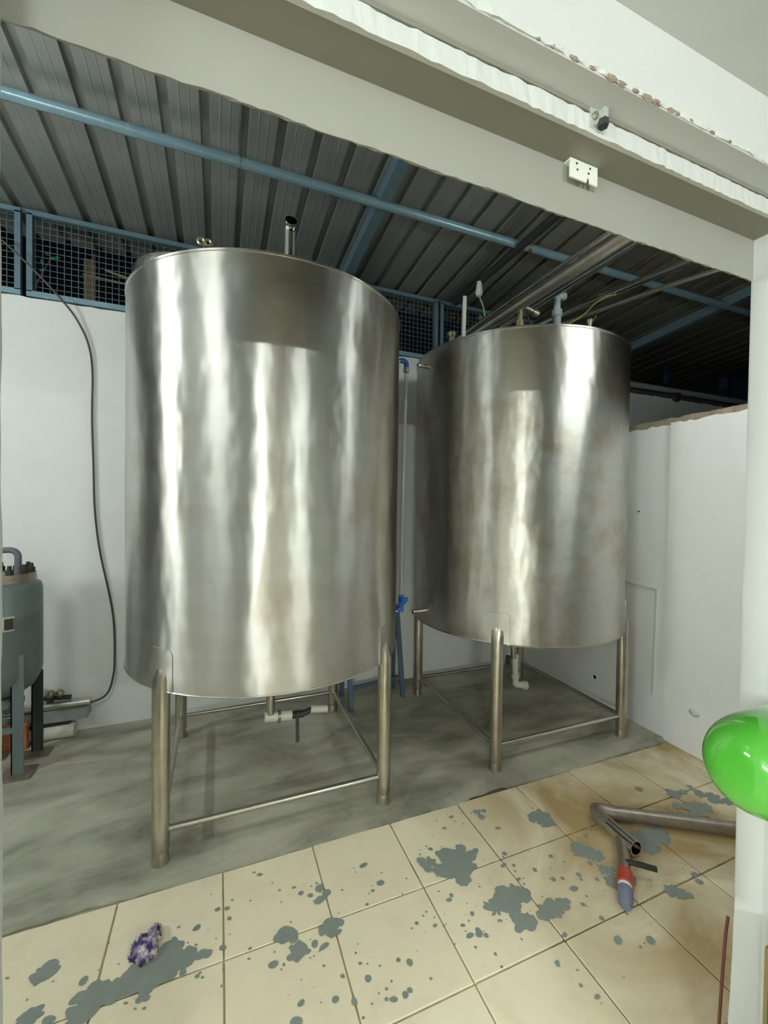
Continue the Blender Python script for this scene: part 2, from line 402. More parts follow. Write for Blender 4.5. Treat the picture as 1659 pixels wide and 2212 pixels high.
for (x, y, r) in BL:
    if x > 2.66: continue
    blot(x, y, r*.92, .0016+random.uniform(0, .0006))
    if r > .024:
        for _ in range(6):
            a = random.uniform(0, 2*PI); blot(x+math.cos(a)*r*1.0, y+math.sin(a)*r*.85, r*random.uniform(.2, .4), .0016+random.uniform(0, .0006))
for _ in range(230):
    x, y, r = random.choice(BL); a = random.uniform(0, 2*PI); d = r+abs(random.gauss(0, .06))
    x += d*math.cos(a); y += d*math.sin(a)
    if y < 1.77 and x < 2.66: blot(x, y, random.uniform(.0015, .005), .0016)
sp = finish('paint_splashes', bm, M['splash'], floor); sp['kind'] = 'stuff'; sp['label'] = 'grey paint splashes and drips over the cream tiles'

# back wall
def wavy(o, amp, sc_=2.0):
    for v in o.data.vertices:
        pass
def wallgrid(name, mat, o, u, v, nu, nv, th, top=None, parent=None):
    """wall slab from origin o spanned by u (horizontal) and v (up); th = thickness vector away from the room; top: jitter of the top edge"""
    bm = B(); o = Vector(o); u = Vector(u); v = Vector(v); th = Vector(th); G = []
    for j in range(nv+1):
        row = []
        for i in range(nu+1):
            p = o + u*(i/nu) + v*(j/nv)
            if j == nv and top: p += Vector((0, 0, random.uniform(-top, top)))
            row.append(bm.verts.new(p))
        G.append(row)
    for j in range(nv):
        for i in range(nu): bm.faces.new((G[j][i], G[j][i+1], G[j+1][i+1], G[j+1][i]))
    K = [bm.verts.new(x.co+th) for x in G[nv]]; K0 = [bm.verts.new(x.co+th) for x in G[0]]
    for i in range(nu):
        bm.faces.new((G[nv][i], G[nv][i+1], K[i+1], K[i])); bm.faces.new((K[i], K[i+1], K0[i+1], K0[i]))
    for s in (0, nu):
        bm.faces.new([G[j][s] for j in range(nv+1)] + [K[s], K0[s]])
    return finish(name, bm, mat, parent)
ZW = 2.757
bm = B(); box(bm, XL-.15, YB+.004, -.01, -1.95, YB+.14, ZW); struct(finish('wall_back_far', bm, plain('dark_grey_for_reflection', (.12, .125, .12), .8)))  # unseen stretch of wall, made dark to darken the left tank's reflection
struct(wallgrid('wall_back', M['wall'], (-1.95, YB, -.01), (8.5, 0, 0), (0, 0, ZW+.01), 160, 2, (0, .14, 0), .006), 'white limewashed wall behind the tanks')
# right low wall, with its nearer stretch proud by 2 cm
bm = B()
ZR = 2.045
struct(wallgrid('wall_right', M['wallr'], (XR, 1.81, -.01), (0, YB-1.81-.002, 0), (0, 0, ZR+.01), 40, 2, (.16, 0, 0), .008), 'white low wall right of the right tank')
struct(wallgrid('wall_right_near', M['wallr'], (XR-.022, YW-.02, -.01), (0, 1.81-YW+.02, 0), (0, 0, ZR+.012), 40, 2, (.182, 0, 0), .008), 'rough white wall section beside the opening')
bm = B()
tri = None
pts = []
for i in range(61):
    y = YW + (YB-.002-YW)*i/60
    z0 = ZR-.004+random.uniform(-.007, .005); z1 = ZR+.04+random.uniform(-.006, .006)
    x0 = XR+.006+random.uniform(-.004, .004)
    pts.append((bm.verts.new((x0, y, z0-.03)), bm.verts.new((x0, y, z1)), bm.verts.new((XR+.155, y, z1+.004)), bm.verts.new((XR+.155, y, z0-.03))))
for a, b in zip(pts, pts[1:]):
    for k in range(4): bm.faces.new((a[k], b[k], b[(k+1) % 4], a[(k+1) % 4]))
bm.faces.new(pts[0]); bm.faces.new(pts[-1])
struct(finish('trim_1', bm, M['broken']), 'broken brown mortar ledge on top of the right wall')
# raised outline on the right wall
bm = B()
bar(bm, (XR-.001, 2.22, .983), (XR-.001, 1.895, .958), .012, .010)
bar(bm, (XR-.001, 1.893, .962), (XR-.001, 1.905, .25), .012, .010)
struct(finish('trim_2', bm, M['near']), 'thin raised white line of a filled opening on the right wall')
# plaster lump and holes
def lump(loc, r, mat, name, label, cat, sq=(1, 1, 1)):
    bm = B(); bmesh.ops.create_icosphere(bm, subdivisions=3, radius=r)
    for v_ in bm.verts:
        n_ = v_.co.normalized(); v_.co *= 1+.18*math.sin(7*n_.x+3*n_.y)*math.cos(6*n_.z+2*n_.x)
        v_.co = Vector((v_.co.x*sq[0]+loc[0], v_.co.y*sq[1]+loc[1], v_.co.z*sq[2]+loc[2]))
    o = finish(name, bm, mat, None, True, 180); return tag(o, label, cat)
lump((2.692, 1.625, .262), .028, M['near'], 'plaster_lump', 'small white plaster lump stuck low on the right wall', 'plaster', (.5, 1.1, .9))
def hole(loc, r, label):
    bm = B(); n = 12; ring = []
    x, y, z = loc; fr_ = []
    for k in range(n):
        a = 2*PI*k/n; q = r*(1+.2*math.sin(3*a))
        ring.append((bm.verts.new((x-.001, y+q*1.25*math.cos(a), z+q*1.25*math.sin(a))), bm.verts.new((x-.007, y+q*math.cos(a), z+q*math.sin(a))), bm.verts.new((x-.0015, y+q*.8*math.cos(a), z+q*.8*math.sin(a)))))
    for k in range(n):
        a, b = ring[k], ring[(k+1) % n]
        bm.faces.new((a[0], b[0], b[1], a[1])); bm.faces.new((a[1], b[1], b[2], a[2]))
    o = finish('pipe_hole', bm, M['wallr'])
    bm = B(); cc = bm.verts.new((x-.0012, y, z)); rg = [bm.verts.new((x-.0013, y+r*.82*math.cos(2*PI*k/n), z+r*.82*math.sin(2*PI*k/n))) for k in range(n)]
    for k in range(n): bm.faces.new((cc, rg[k], rg[(k+1) % n]))
    finish('hole_dark_disc', bm, M['black'], o); return tag(o, label, 'wall hole')  # flat black disc stands in for the shade inside the hole
hole((XR, 2.362, .19), .02, 'small dark round hole low in the right wall, behind the right tank legs')
hole((XR, 2.03, 1.477), .009, 'tiny dark screw hole in the right wall near the right tank')

# left wall of the tank room and wall of the opening (inner face is white)
bm = B(); box(bm, XL-.14, YW-.1, -.01, XL, YB+.002, 3.3)
struct(finish('wall_left', bm, plain('bare_grey_render', (.16, .17, .16), .8)))
HT = 3.5
bm = B()
box(bm, NX0-.2, YW-.12, -.01, JX0, YW, 2.25)          # left of the opening
box(bm, XL-.14, YW-.12, 2.25, JX0, YW, HT-.02)
w1 = struct(finish('wall_opening_left', bm, M['near']), 'white painted jamb at the left edge of the opening')
bm = B()
box(bm, JX1, YW-.12, -.01, NX1+.2, YW, 2.25)
box(bm, JX1, YW-.12, 2.25, XR+.16, YW, HT-.02)
w2 = struct(finish('wall_opening_right', bm, M['near']), 'white painted jamb at the right edge of the opening')
# slightly uneven plaster arris on both jambs
for (xa, sgn, nm) in ((JX0, 1, 'trim_3'), (JX1, -1, 'trim_4')):
    bm = B(); pv = []
    for i in range(81):
        z = -.0+2.1*i/80; d = .003+.0008*math.sin(z*19)+.0005*math.sin(z*53) + ((.03*max(0, 1-z/.75)**1.5) if sgn < 0 else 0)
        pv.append((bm.verts.new((xa-.001*sgn, YW+.004, z)), bm.verts.new((xa+d*sgn, YW-.004, z)), bm.verts.new((xa+d*.6*sgn, YW-.05, z)), bm.verts.new((xa-.001*sgn, YW-.06, z))))
    for a, b in zip(pv, pv[1:]):
        for k in range(3): bm.faces.new((a[k], b[k], b[k+1], a[k+1]))
    struct(finish(nm, bm, M['near'], None, True, 60))
# beam over the opening, four steps
def strip(name, mat, prof, parent=None, nseg=120, x0=JX0-.02, x1=JX1+.02, jit=None):
    bm = B(); R_ = []
    for i in range(nseg+1):
        x = x0+(x1-x0)*i/nseg
        R_.append([bm.verts.new((x, y+(jit(i, k, 0) if jit else 0), z+(jit(i, k, 1) if jit else 0))) for k, (y, z) in enumerate(prof)])
    n = len(prof)
    for a, b in zip(R_, R_[1:]):
        for k in range(n): bm.faces.new((a[k], b[k], b[(k+1) % n], a[(k+1) % n]))
    bm.faces.new(R_[0]); bm.faces.new(R_[-1][::-1])
    return finish(name, bm, mat, parent)
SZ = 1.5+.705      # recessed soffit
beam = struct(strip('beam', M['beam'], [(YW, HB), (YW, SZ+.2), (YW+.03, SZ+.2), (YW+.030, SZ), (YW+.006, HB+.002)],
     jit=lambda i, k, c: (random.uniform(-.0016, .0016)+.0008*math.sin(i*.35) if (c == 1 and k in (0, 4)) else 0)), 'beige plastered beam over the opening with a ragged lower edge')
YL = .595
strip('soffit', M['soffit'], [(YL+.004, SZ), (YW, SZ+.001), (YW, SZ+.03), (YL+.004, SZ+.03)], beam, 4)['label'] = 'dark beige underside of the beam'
YG = .540; ZG = 1.5+.742
strip('edge_band', M['near'], [(YL, SZ-.004), (YL+.012, SZ), (YL+.012, ZG-.006), (YL, ZG-.006)], beam, 120,
      jit=lambda i, k, c: random.uniform(-.0012, .0012) if k in (0, 3) else 0)['label'] = 'white painted edge band of the beam'
strip('groove', M['soffit'], [(YL-.002, ZG-.0045), (YL+.02, ZG-.006), (YL+.02, ZG+.006), (YL-.002, ZG+.004)], beam, 4)
strip('upper_soffit', M['ceil'], [(YG+.003, ZG), (YL+.01, ZG+.002), (YL+.01, ZG+.008), (YG+.003, ZG+.008)], beam, 60,
      jit=None)
# wall above the opening in the near room with crumbling lower arris
WX0, WX1 = NX0-.1, NX1+.1
struct(strip('wall_above_opening', M['near'], [(YG, ZG+.002), (YG-.001, ZG+.012), (YG-.001, CZ+.05), (YG+.06, CZ+.05), (YG+.06, ZG+.012)], None, 420, WX0, WX1,
      jit=lambda i, k, c: (random.choice((0, 0, .001, .003))*(1 if c else 1)+random.uniform(-.0015, .0015)) if k == 0 else 0), 'white wall above the beam with crumbling lower edge')
for (x, s_) in ((.545, .007), (.585, .005), (.63, .011), (.655, .009), (.69, .006), (.72, .012), (.745, .009), (.785, .008), (.80, .006), (.84, .004), (.905, .005), (.96, .004), (.50, .004), (.47, .003)):
    bm = B(); bmesh.ops.create_icosphere(bm, subdivisions=2, radius=1)
    for v_ in bm.verts: v_.co = Vector((x+v_.co.x*s_*1.5, YG+.0015+v_.co.y*.003, ZG+.005+v_.co.z*s_*.5))*1.0+Vector((random.uniform(-1, 1), random.uniform(-.4, .4), random.uniform(-1, 1)))*s_*.16
    finish('plaster_chip', bm, M['broken'], beam)
bm = B(); box(bm, NX0, NY0, CZ, NX1, YW-.05, CZ+.06)
struct(finish('ceiling', bm, M['ceil']), 'pale grey painted ceiling above the beam')
bm = B(); box(bm, NX0-.12, NY0, -.01, NX0, YW-.12, CZ+.05); struct(finish('wall_near_left', bm, M['near']))
bm = B(); box(bm, NX1, NY0, -.01, NX1+.12, YW-.12, CZ+.05); struct(finish('wall_near_right', bm, M['near']))
bm = B(); box(bm, NX0-.12, NY0-.12, -.01, NX1+.12, NY0, CZ+.05); struct(finish('wall_near_rear', bm, M['near']))

# ------------------------------------------------------------------ roof
def roofz(y): return 3.335 + .085*(YB-y)
roof = thing('corrugated_roof', 'grey corrugated metal roof over the tanks with dark ribs', 'roof', (1.5, 2.0, 3.4))
roof['kind'] = 'structure'
RP = .1835
y0, y1 = YW-.02, YB+.35
def sheet(xa, nr, y1):
    bm = B(); prof = []
    for k in range(nr):
        x = xa+k*RP
        prof += [(x, .0), (x+.008, .030), (x+.042, .030), (x+.050, 0.0)]
        for j in (1, 2):
            xm = x+.050+(RP-.050)*j/3
            prof += [(xm-.005, 0), (xm-.002, -.0009), (xm+.002, -.0009), (xm+.005, 0)]
    prof.append((xa+nr*RP+.008, -.0))
    for th in (0,):
        a = [bm.verts.new((x-1.5, y0-2.0, roofz(y0)+z-3.4)) for x, z in prof]
        b = [bm.verts.new((x-1.5, y1-2.0, roofz(y1)+z-3.4)) for x, z in prof]
        for k in range(len(prof)-1): bm.faces.new((a[k], a[k+1], b[k+1], b[k]))
    return finish('roof_sheet', bm, M['roof'], roof)
xa = -.625-.021-RP*16
for k in range(14):
    o = sheet(xa+k*RP*4-.004, 4, y1 if k < 9 else 5.4); o.location.z += (-.0025 if k % 2 else 0)
# purlin pipe and rafters
bm = B(); tube(bm, [(-3.5, 2.407, 3.322), (6.8, 2.36, 3.322)], .027, 20)
pu = finish('purlin_pipe', bm, M['blue'], None, True); tag(pu, 'long worn blue round pipe crossing under the roof sheets', 'roof pipe')
for x in (.08, 2.02):
    bm = B(); tube(bm, [(x-.014, 2.398-.0046*(x+1.9), 3.322), (x+.014, 2.398-.0046*(x+1.9), 3.322)], .0285, 20)
    finish('coupling', bm, M['blue'] if x < 1 else M['rustypipe'], pu)
def rafter(x, label):
    bm = B(); bar(bm, (x, YW, roofz(YW)-.045), (x, YB+.3, roofz(YB+.3)-.045), .065, .085)
    tag(finish('rafter', bm, M['bluedark']), label, 'rafter')
rafter(.915, 'blue roof rafter descending behind the left tank')
rafter(4.25, 'blue roof rafter at the right, beyond the low right wall')
bm = B(); bar(bm, (-3.5, YB+.05, roofz(YB)-.035), (4.2, YB+.05, roofz(YB)-.035), .04, .03)
tag(finish('wall_plate', bm, M['bluedark']), 'blue angle bar under the back edge of the roof', 'roof bar')
# ------------------------------------------------------------------ wire mesh screen on the back wall
def screen(x0, x1, label, near=False):
    t_ = thing('mesh_screen', label, 'wire screen', ((x0+x1)/2, YB+.02, ZW+.01), 'wire mesh screens above the back wall')
    ox, oy, oz = t_.location; z0, z1 = ZW+.012-oz, 3.30-oz; a, b = x0-ox, x1-ox
    for (p, q, nm) in (((a, 0, z0+.018), (b, 0, z0+.018), 'bottom_rail'), ((a, 0, z1-.014), (b, 0, z1-.014), 'top_rail')):
        bm = B(); bar(bm, p, q, .03, .036 if nm == 'bottom_rail' else .028); finish(nm, bm, M['blue'] if nm == 'bottom_rail' else M['bluedark'], t_)
    for x in (a+.015, b-.015):
        bm = B(); bar(bm, (x, 0, z0+.03), (x, 0, z1-.02), .03, .03); finish('post', bm, M['bluedark'], t_)
    bm = B(); n = int((b-a)/.0375)
    for k in range(1, n): x = a+(b-a)*k/n; bar(bm, (x, .012, z0+.03), (x, .012, z1-.02), .0032)
    nz = int((z1-z0)/.0375)
    for k in range(1, nz): z = z0+(z1-z0)*k/nz; bar(bm, (a+.02, .0155, z), (b-.02, .0155, z), .0032)
    o = finish('wire_mesh', bm, M['wire'], t_); o['kind'] = 'stuff'
    return t_
screen(-3.45, -1.147, 'blue framed wire mesh panel at the far left, cut by the left jamb')
screen(-1.118, 1.775, 'long blue framed wire mesh panel above the wall behind the left tank')
screen(1.80, 2.86, 'blue framed wire mesh panel above the wall behind the right tank')
bm = B(); box(bm, -6, 3.45, -.25, 10, 12, -.01); struct(finish('ground', bm, M['dark']), 'dark ground outside behind the back wall')
# night things beyond the screen
bm = B(); bar(bm, (-.97, 4.0, -.01), (-.965, 4.0, 3.42), .08, .06); bar(bm, (-.97, 4.0, 3.30), (-.93, 4.0, 3.5), .02, .02)
tag(finish('wooden_post', bm, M['wood']), 'brown wooden post in the dark behind the left mesh screen', 'post')
bm = B(); tube(bm, [(-1.01, 3.96, 3.285), (-.6, 3.9, 3.24)], .006, 8); tag(finish('bamboo_stick', bm, M['bamboo'], None, True), 'lower thin bamboo stick behind the left mesh screen', 'stick')
bm = B(); tube(bm, [(-.86, 3.98, 3.36), (-.58, 3.9, 3.27)], .009, 8); tag(finish('bamboo_stick', bm, M['bamboo'], None, True), 'upper short bamboo stick behind the left mesh screen', 'stick')
pl = thing('leafy_branch', 'small green leafy branch beyond the mesh left of the wooden post', 'plant', (-1.33, 4.0, 3.05))
bm = B(); tube(bm, smooth_path([(-.3, .1, -3.06), (-.12, .05, -1), (0, 0, 0), (.04, 0, .18), (.10, .01, .33)]), .004, 6); finish('stem', bm, M['wood'], pl, True)
for (x, z, a) in ((0, .16, 2.2), (.03, .22, .5), (.06, .27, 2.0), (.09, .33, .3), (.12, .345, .1), (.1, .35, 2.6)):
    bm = B(); vs = [bm.verts.new((x+.045*s_*math.cos(a)-w_*math.sin(a), .01*abs(w_)*20, z+.045*s_*math.sin(a)+w_*math.cos(a))) for s_, w_ in ((0, 0), (.5, .012), (1.1, 0), (.5, -.012))]
    bm.faces.new(vs); finish('leaf', bm, M['leaf'], pl)

# outside, right: pipes lying on the back wall, blue posts, dark wall
def pipe_thing(name, pts, r, mat, label, cat='pipe', n=16, group=None):
    bm = B(); tube(bm, pts, r, n); return tag(finish(name, bm, mat, None, True), label, cat, group)
pipe_thing('outdoor_pipe', [(2.95, 3.32, 2.875), (7, 3.32, 2.89)], .034, M['greypvc'], 'thick grey pipe lying above the low wall outside at far right')
po = pipe_thing('outdoor_pipe', [(2.95, 3.30, 2.795), (7, 3.30, 2.80)], .026, M['rustypipe'], 'thinner brown pipe under the thick grey pipe outside at far right')
bm = B(); tube(bm, [(4.80, 3.29, 2.80), (4.92, 3.29, 2.80)], .045, 12); tube(bm, [(4.86, 3.26, 2.79), (4.86, 3.19, 2.77)], .05, 12)
finish('valve', bm, M['dark'], po, True)
bm = B(); bar(bm, (5.05, 3.47, -.01), (5.07, 3.47, 3.25), .05); tag(finish('screen_post', bm, M['nightblue']), 'dim blue post outside, left of the two beyond the right wall', 'post')
bm = B(); bar(bm, (6.2, 3.47, -.01), (6.2, 3.47, 3.25), .10); tag(finish('screen_post', bm, M['nightblue']), 'dim blue post outside next to the right jamb', 'post')

# ------------------------------------------------------------------ tanks
RT = .708; LEG = .4986
def tank_leg(dx, dy, mat):
    """leg with its top cut slanting up towards the shell"""
    bm = B(); n = 24; r = .0345
    cx, cy = dx*LEG, dy*LEG; ln = math.hypot(cx, cy); nx_, ny_ = cx/ln, cy/ln
    rings = []
    zs = [0.0, .006, .05, .056, .4]
    rs = [.036, .036, .029, r, r]
    for z, q in zip(zs, rs):
        rings.append([bm.verts.new((cx+q*math.cos(2*PI*k/n), cy+q*math.sin(2*PI*k/n), z)) for k in range(n)])
    top = []
    for k in range(n):
        x, y = r*math.cos(2*PI*k/n), r*math.sin(2*PI*k/n); out = (x*nx_+y*ny_)/r
        top.append(bm.verts.new((cx+x, cy+y, .80-.045*out-.02*out*out)))
    rings.append(top)
    # rounded slanting cap up to the shell
    cap = []
    for k in range(n):
        x, y = r*math.cos(2*PI*k/n), r*math.sin(2*PI*k/n); out = (x*nx_+y*ny_)/r
        cap.append(bm.verts.new((cx+x*.62-nx_*.016, cy+y*.62-ny_*.016, .845-.028*out)))
    rings.append(cap)
    for a, b in zip(rings, rings[1:]):
        for k in range(n): bm.faces.new((a[k], a[(k+1) % n], b[(k+1) % n], b[k]))
    bm.faces.new(rings[0][::-1])
    tip = bm.verts.new((cx-nx_*.028, cy-ny_*.028, .874))
    for k in range(n): bm.faces.new((cap[k], cap[(k+1) % n], tip))
    return bm
def leg_pad(dx, dy):
    """curved reinforcing plate on the shell around the leg top, with rounded upper corners"""
    bm = B(); a0 = math.atan2(dy, dx); hw = .068/RT; z0, z1 = .722, .90
    def P(u, z, off): return Vector(((RT+off)*math.cos(a0+u), (RT+off)*math.sin(a0+u), z))
    out = []
    c = .03
    loop = [(-hw, z0), (hw, z0)]
    for i in range(7): a = i/6*PI/2; loop.append((hw-c/RT+c/RT*math.cos(a), z1-c+c*math.sin(a)))
    for i in range(7): a = PI/2+i/6*PI/2; loop.append((-hw+c/RT+c/RT*math.cos(a), z1-c+c*math.sin(a)))
    mid = [(u, z) for u, z in loop]
    A = [bm.verts.new(P(u, z, -.001)) for u, z in loop]; Bv = [bm.verts.new(P(u*.985, z-.0012, .0045)) for u, z in loop]
    n = len(loop)
    for k in range(n): bm.faces.new((A[k], A[(k+1) % n], Bv[(k+1) % n], Bv[k]))
    # surface: fan over a centre column
    cz = (z0+z1)/2
    cs = bm.verts.new(P(0, cz, .0045))
    for k in range(n): bm.faces.new((Bv[k], Bv[(k+1) % n], cs))
    return bm
def tank_shell(seed):
    rnd = random.Random(seed); bm = B(); n = 160; rings = []
    prof = [(0, .56), (.35, .62), (RT-.05, .700), (RT-.012, .7125), (RT-.002, .718), (RT, .726)]
    zs = [.726+(2.488-.726)*i/26 for i in range(1, 27)]
    prof += [(RT, z) for z in zs] + [(RT+.0035, 2.491), (RT+.0035, 2.499), (RT-.006, 2.505), (RT-.10, 2.52), (.3, 2.565), (0, 2.60)]
    bl = [(rnd.uniform(0, 6.28), rnd.uniform(.8, 2.3), rnd.uniform(.12, .3), rnd.uniform(-.0035, .0035)) for _ in range(14)]
    rr = lathe(bm, prof, n=n)
    for v_ in bm.verts:
        r = math.hypot(v_.co.x, v_.co.y)
        if r > RT-.003 and .73 < v_.co.z < 2.48:
            a = math.atan2(v_.co.y, v_.co.x); d = 0
            for (ba, bz, bs, am) in bl:
                da = math.atan2(math.sin(a-ba), math.cos(a-ba))
                d += am*math.exp(-((da*RT/bs)**2+((v_.co.z-bz)/(bs*1.3))**2))
            d += .0010*math.sin(a*9+2*math.sin(v_.co.z*3)); d *= min(1, (2.48-v_.co.z)/.25)
            v_.co.x *= 1+d/r; v_.co.y *= 1+d/r
    return bm
def build_tank(label, x, y, shell_mat, seed):
    t_ = thing('stainless_tank', label, 'tank', (x, y, 0), 'tall stainless tanks on four legs')
    o = finish('shell', tank_shell(seed), shell_mat, t_, True, 40)
    for dx, dy in ((-1, -1), (1, -1), (-1, 1), (1, 1)):
        finish('leg', tank_leg(dx, dy, None), M['leg'], t_, True, 40)
        finish('leg_plate', leg_pad(dx, dy), shell_mat, t_, True, 30)
    zr = .135; e = LEG-.02
    for a, b in (((-e, -LEG, zr), (e, -LEG, zr)), ((-e, LEG, zr), (e, LEG, zr)), ((-LEG, -e, zr), (-LEG, e, zr)), ((LEG, -e, zr), (LEG, e, zr))):
        bm = B(); tube(bm, [a, b], .0135, 14); finish('rail', bm, M['rail'], t_, True)
    # weld seam rims
    bm = B(); tube(bm, [((RT+.001)*math.cos(2*PI*k/96), (RT+.001)*math.sin(2*PI*k/96), .722) for k in range(97)], .0035, 6); finish('bottom_rim', bm, M['leg'], t_, True)
    return t_
C1 = (.2806, 2.4231); C2 = (1.9731, 2.4398)
T1 = build_tank('taller looking brushed stainless tank on four legs, left, nearer the camera', *C1, M['tank'], 3)
T2 = build_tank('brushed stainless tank on four legs, right, in the corner by the low wall', *C2, M['tank2'], 11)
def L1(p): return (p[0]-C1[0], p[1]-C1[1], p[2])
def L2(p): return (p[0]-C2[0], p[1]-C2[1], p[2])
# left tank fittings
bm = B(); pts = [(.318, 2.10, 2.50), (.318, 2.10, 2.825)] + arc((.318, 2.05, 2.825), (0, 1, 0), (0, 0, 1), .05, 0, PI*.40, 8)
pts = [L1(p) for p in pts]; hollow(bm, pts, .031, .0025, 28); finish('vent_pipe', bm, M['shiny'], T1, True, 50)
bm = B(); lathe(bm, [(0, 2.50), (.235, 2.50), (.245, 2.506), (.245, 2.552), (.240, 2.560), (.20, 2.566), (0, 2.575)], L1((-.125, 2.22, 0)), 64)
finish('manhole_lid', bm, M['shiny'], T1, True, 40)
bm = B()
k0 = Vector(L1((-.07, 2.02, 2.55)))
bar(bm, k0+Vector((-.03, 0, .0)), k0+Vector((.005, 0, .07)), .03, .012)
tube(bm, [k0+Vector((.005, 0, 0)), k0+Vector((.005, 0, .10))], .007, 8)
for s_ in (-1, 1):
    tube(bm, arc(k0+Vector((.005+s_*.014, 0, .098)), (1, 0, 0), (0, 0, 1), .013, 0, 2*PI, 12), .0075, 6)
finish('wing_clamp', bm, M['brass'], T1, True, 40)
# bottom outlet of the left tank
bm = B(); tube(bm, [L1((.28, 2.42, .58)), L1((.28, 2.42, .30))], .025, 16)
ou = finish('outlet_pipe', bm, M['leg'], T1, True)
bm = B(); tube(bm, [L1((.25, 2.42, .285)), L1((.40, 2.42, .272))], .028, 16); finish('valve_body', bm, M['pvc'], ou, True)
bm = B(); tube(bm, [L1((.32, 2.42, .279)), L1((.335, 2.42, .278))], .034, 16); finish('clamp_ring', bm, M['rustypipe'], ou, True)
bm = B(); tube(bm, [L1((.40, 2.42, .272)), L1((.47, 2.42, .268))], .02, 12); bar(bm, L1((.43, 2.40, .29)), L1((.425, 2.36, .14)), .02, .008); finish('valve_handle', bm, M['dark'], ou, True)
bm = B(); tube(bm, [L1((.47, 2.42, .268)), L1((.515, 2.42, .285))], .016, 12); finish('hose_tail', bm, M['dark'], ou, True)
bm = B(); tube(bm, [L1((.51, 2.42, .288)), L1((.61, 2.42, .274))], .021, 16); finish('plastic_end', bm, M['pvc'], ou, True)
# level gauge on the left tank's right side
sg = []
bm = B(); tube(bm, [L1((.985, 2.42, 2.405)), L1((1.07, 2.40, 2.405))], .010, 12); gs = finish('gauge_pipe', bm, M['shiny'], T1, True)
bm = B(); tube(bm, [L1(p) for p in [(1.05, 2.40, 2.405), (1.07, 2.40, 2.405)] + arc((1.07, 2.40, 2.383), (0, 0, 1), (1, 0, 0), .022, 0, PI/2, 6)[1:] + [(1.092, 2.40, 2.36)]], .016, 14)
finish('blue_elbow', bm, M['blueplastic'], gs, True)
bm = B(); tube(bm, [L1((1.092, 2.40, 2.365)), L1((1.092, 2.40, 2.335))], .018, 12); finish('hose_clamp', bm, M['brass'], gs, True)
bm = B(); tube(bm, [L1(p) for p in smooth_path([(1.092, 2.40, 2.34), (1.086, 2.40, 1.9), (1.078, 2.40, 1.3), (1.078, 2.40, .93)], 4)], .011, 12); finish('sight_tube', bm, M['clear'], gs, True)
bm = B(); tube(bm, [L1((.985, 2.42, .83)), L1((1.06, 2.40, .83))], .010, 12); gl = finish('gauge_pipe', bm, M['shiny'], T1, True)
bm = B(); tube(bm, [L1((1.078, 2.40, .825)), L1((1.078, 2.40, .93))], .017, 14)
tube(bm, [L1((1.078, 2.40, .90)), L1((1.078, 2.355, .90))], .020, 12); tube(bm, [L1((1.05, 2.40, .84)), L1((1.085, 2.40, .84))], .015, 12)
bar(bm, L1((1.062, 2.35, .905)), L1((1.10, 2.35, .915)), .018, .02)
finish('blue_valve', bm, M['blueplastic'], gl, True)

# right tank fittings
def cylhit(x, y, z): return L2((x, y, z))
bm = B(); hollow(bm, [L2((1.268, 2.43, 2.404)), L2((1.185, 2.43, 2.404))], .014, .003, 14); finish('upper_stub', bm, M['shiny'], T2, True)
bm = B(); hollow(bm, [L2((1.268, 2.43, .812)), L2((1.175, 2.43, .806))], .012, .003, 14); finish('lower_stub', bm, M['shiny'], T2, True)
bm = B(); bar(bm, L2((1.442, 2.3, 2.50)), L2((1.448, 2.3, 2.836)), .022, .012, Vector((0, 1, 0))); finish('white_rod', bm, M['white_bracket'], T2)
bm = B(); tube(bm, [L2((1.40, 2.37, 2.49)), L2((1.40, 2.37, 2.60))], .022, 14); tube(bm, [L2((1.40, 2.37, 2.595)), L2((1.40, 2.37, 2.622))], .030, 12); finish('threaded_cap', bm, M['brass'], T2, True)
bm = B()
tube(bm, [L2((1.80, 2.2, 2.51)), L2((1.80, 2.2, 2.66))], .017, 12); tube(bm, [L2((1.80, 2.2, 2.655)), L2((1.80, 2.2, 2.70))], .028, 12)
tube(bm, [L2((1.80, 2.2, 2.70)), L2((1.805, 2.2, 2.74))], .018, 12)
tube(bm, [L2(p) for p in [(1.805, 2.2, 2.73), (1.805, 2.2, 2.765)] + arc((1.835, 2.2, 2.765), (-1, 0, 0), (0, 0, 1), .03, 0, PI/2, 6)[1:] + [(1.88, 2.2, 2.79), (1.94, 2.2, 2.772)]], .015, 12)
tube(bm, [L2((1.905, 2.2, 2.78)), L2((1.945, 2.2, 2.77))], .022, 12)
finish('brass_tap', bm, M['brass'], T2, True)
bm = B(); tube(bm, [L2(p) for p in smooth_path([(1.86, 2.2, 2.78), (1.87, 2.2, 2.72), (1.90, 2.2, 2.69)], 4)], .005, 8); finish('tap_lever', bm, M['dark'], T2, True)
bm = B(); tube(bm, [L2((2.206, 2.3, 2.51)), L2((2.205, 2.3, 2.86))], .028, 14); tube(bm, [L2((2.205, 2.3, 2.84)), L2((2.205, 2.3, 2.885))], .034, 14)
tube(bm, [L2((2.205, 2.3, 2.86)), L2((2.205, 2.3, 2.975))], .022, 14); tube(bm, [L2((2.20, 2.3, 2.98)), L2((2.262, 2.3, 2.995))], .022, 14); tube(bm, [L2((2.245, 2.3, 2.99)), L2((2.268, 2.3, 2.995))], .027, 14)
finish('grey_riser', bm, M['greypvc'], T2, True)
bm = B(); lathe(bm, [(0, 2.50), (.018, 2.50), (.012, 2.56), (.012, 2.71), (.02, 2.74), (.02, 2.755), (0, 2.755)], L2((2.295, 2.1, 0)), 12); tube(bm, [L2((2.30, 2.1, 2.72)), L2((2.35, 2.1, 2.79))], .005, 8); finish('small_tap', bm, M['brass'], T2, True)
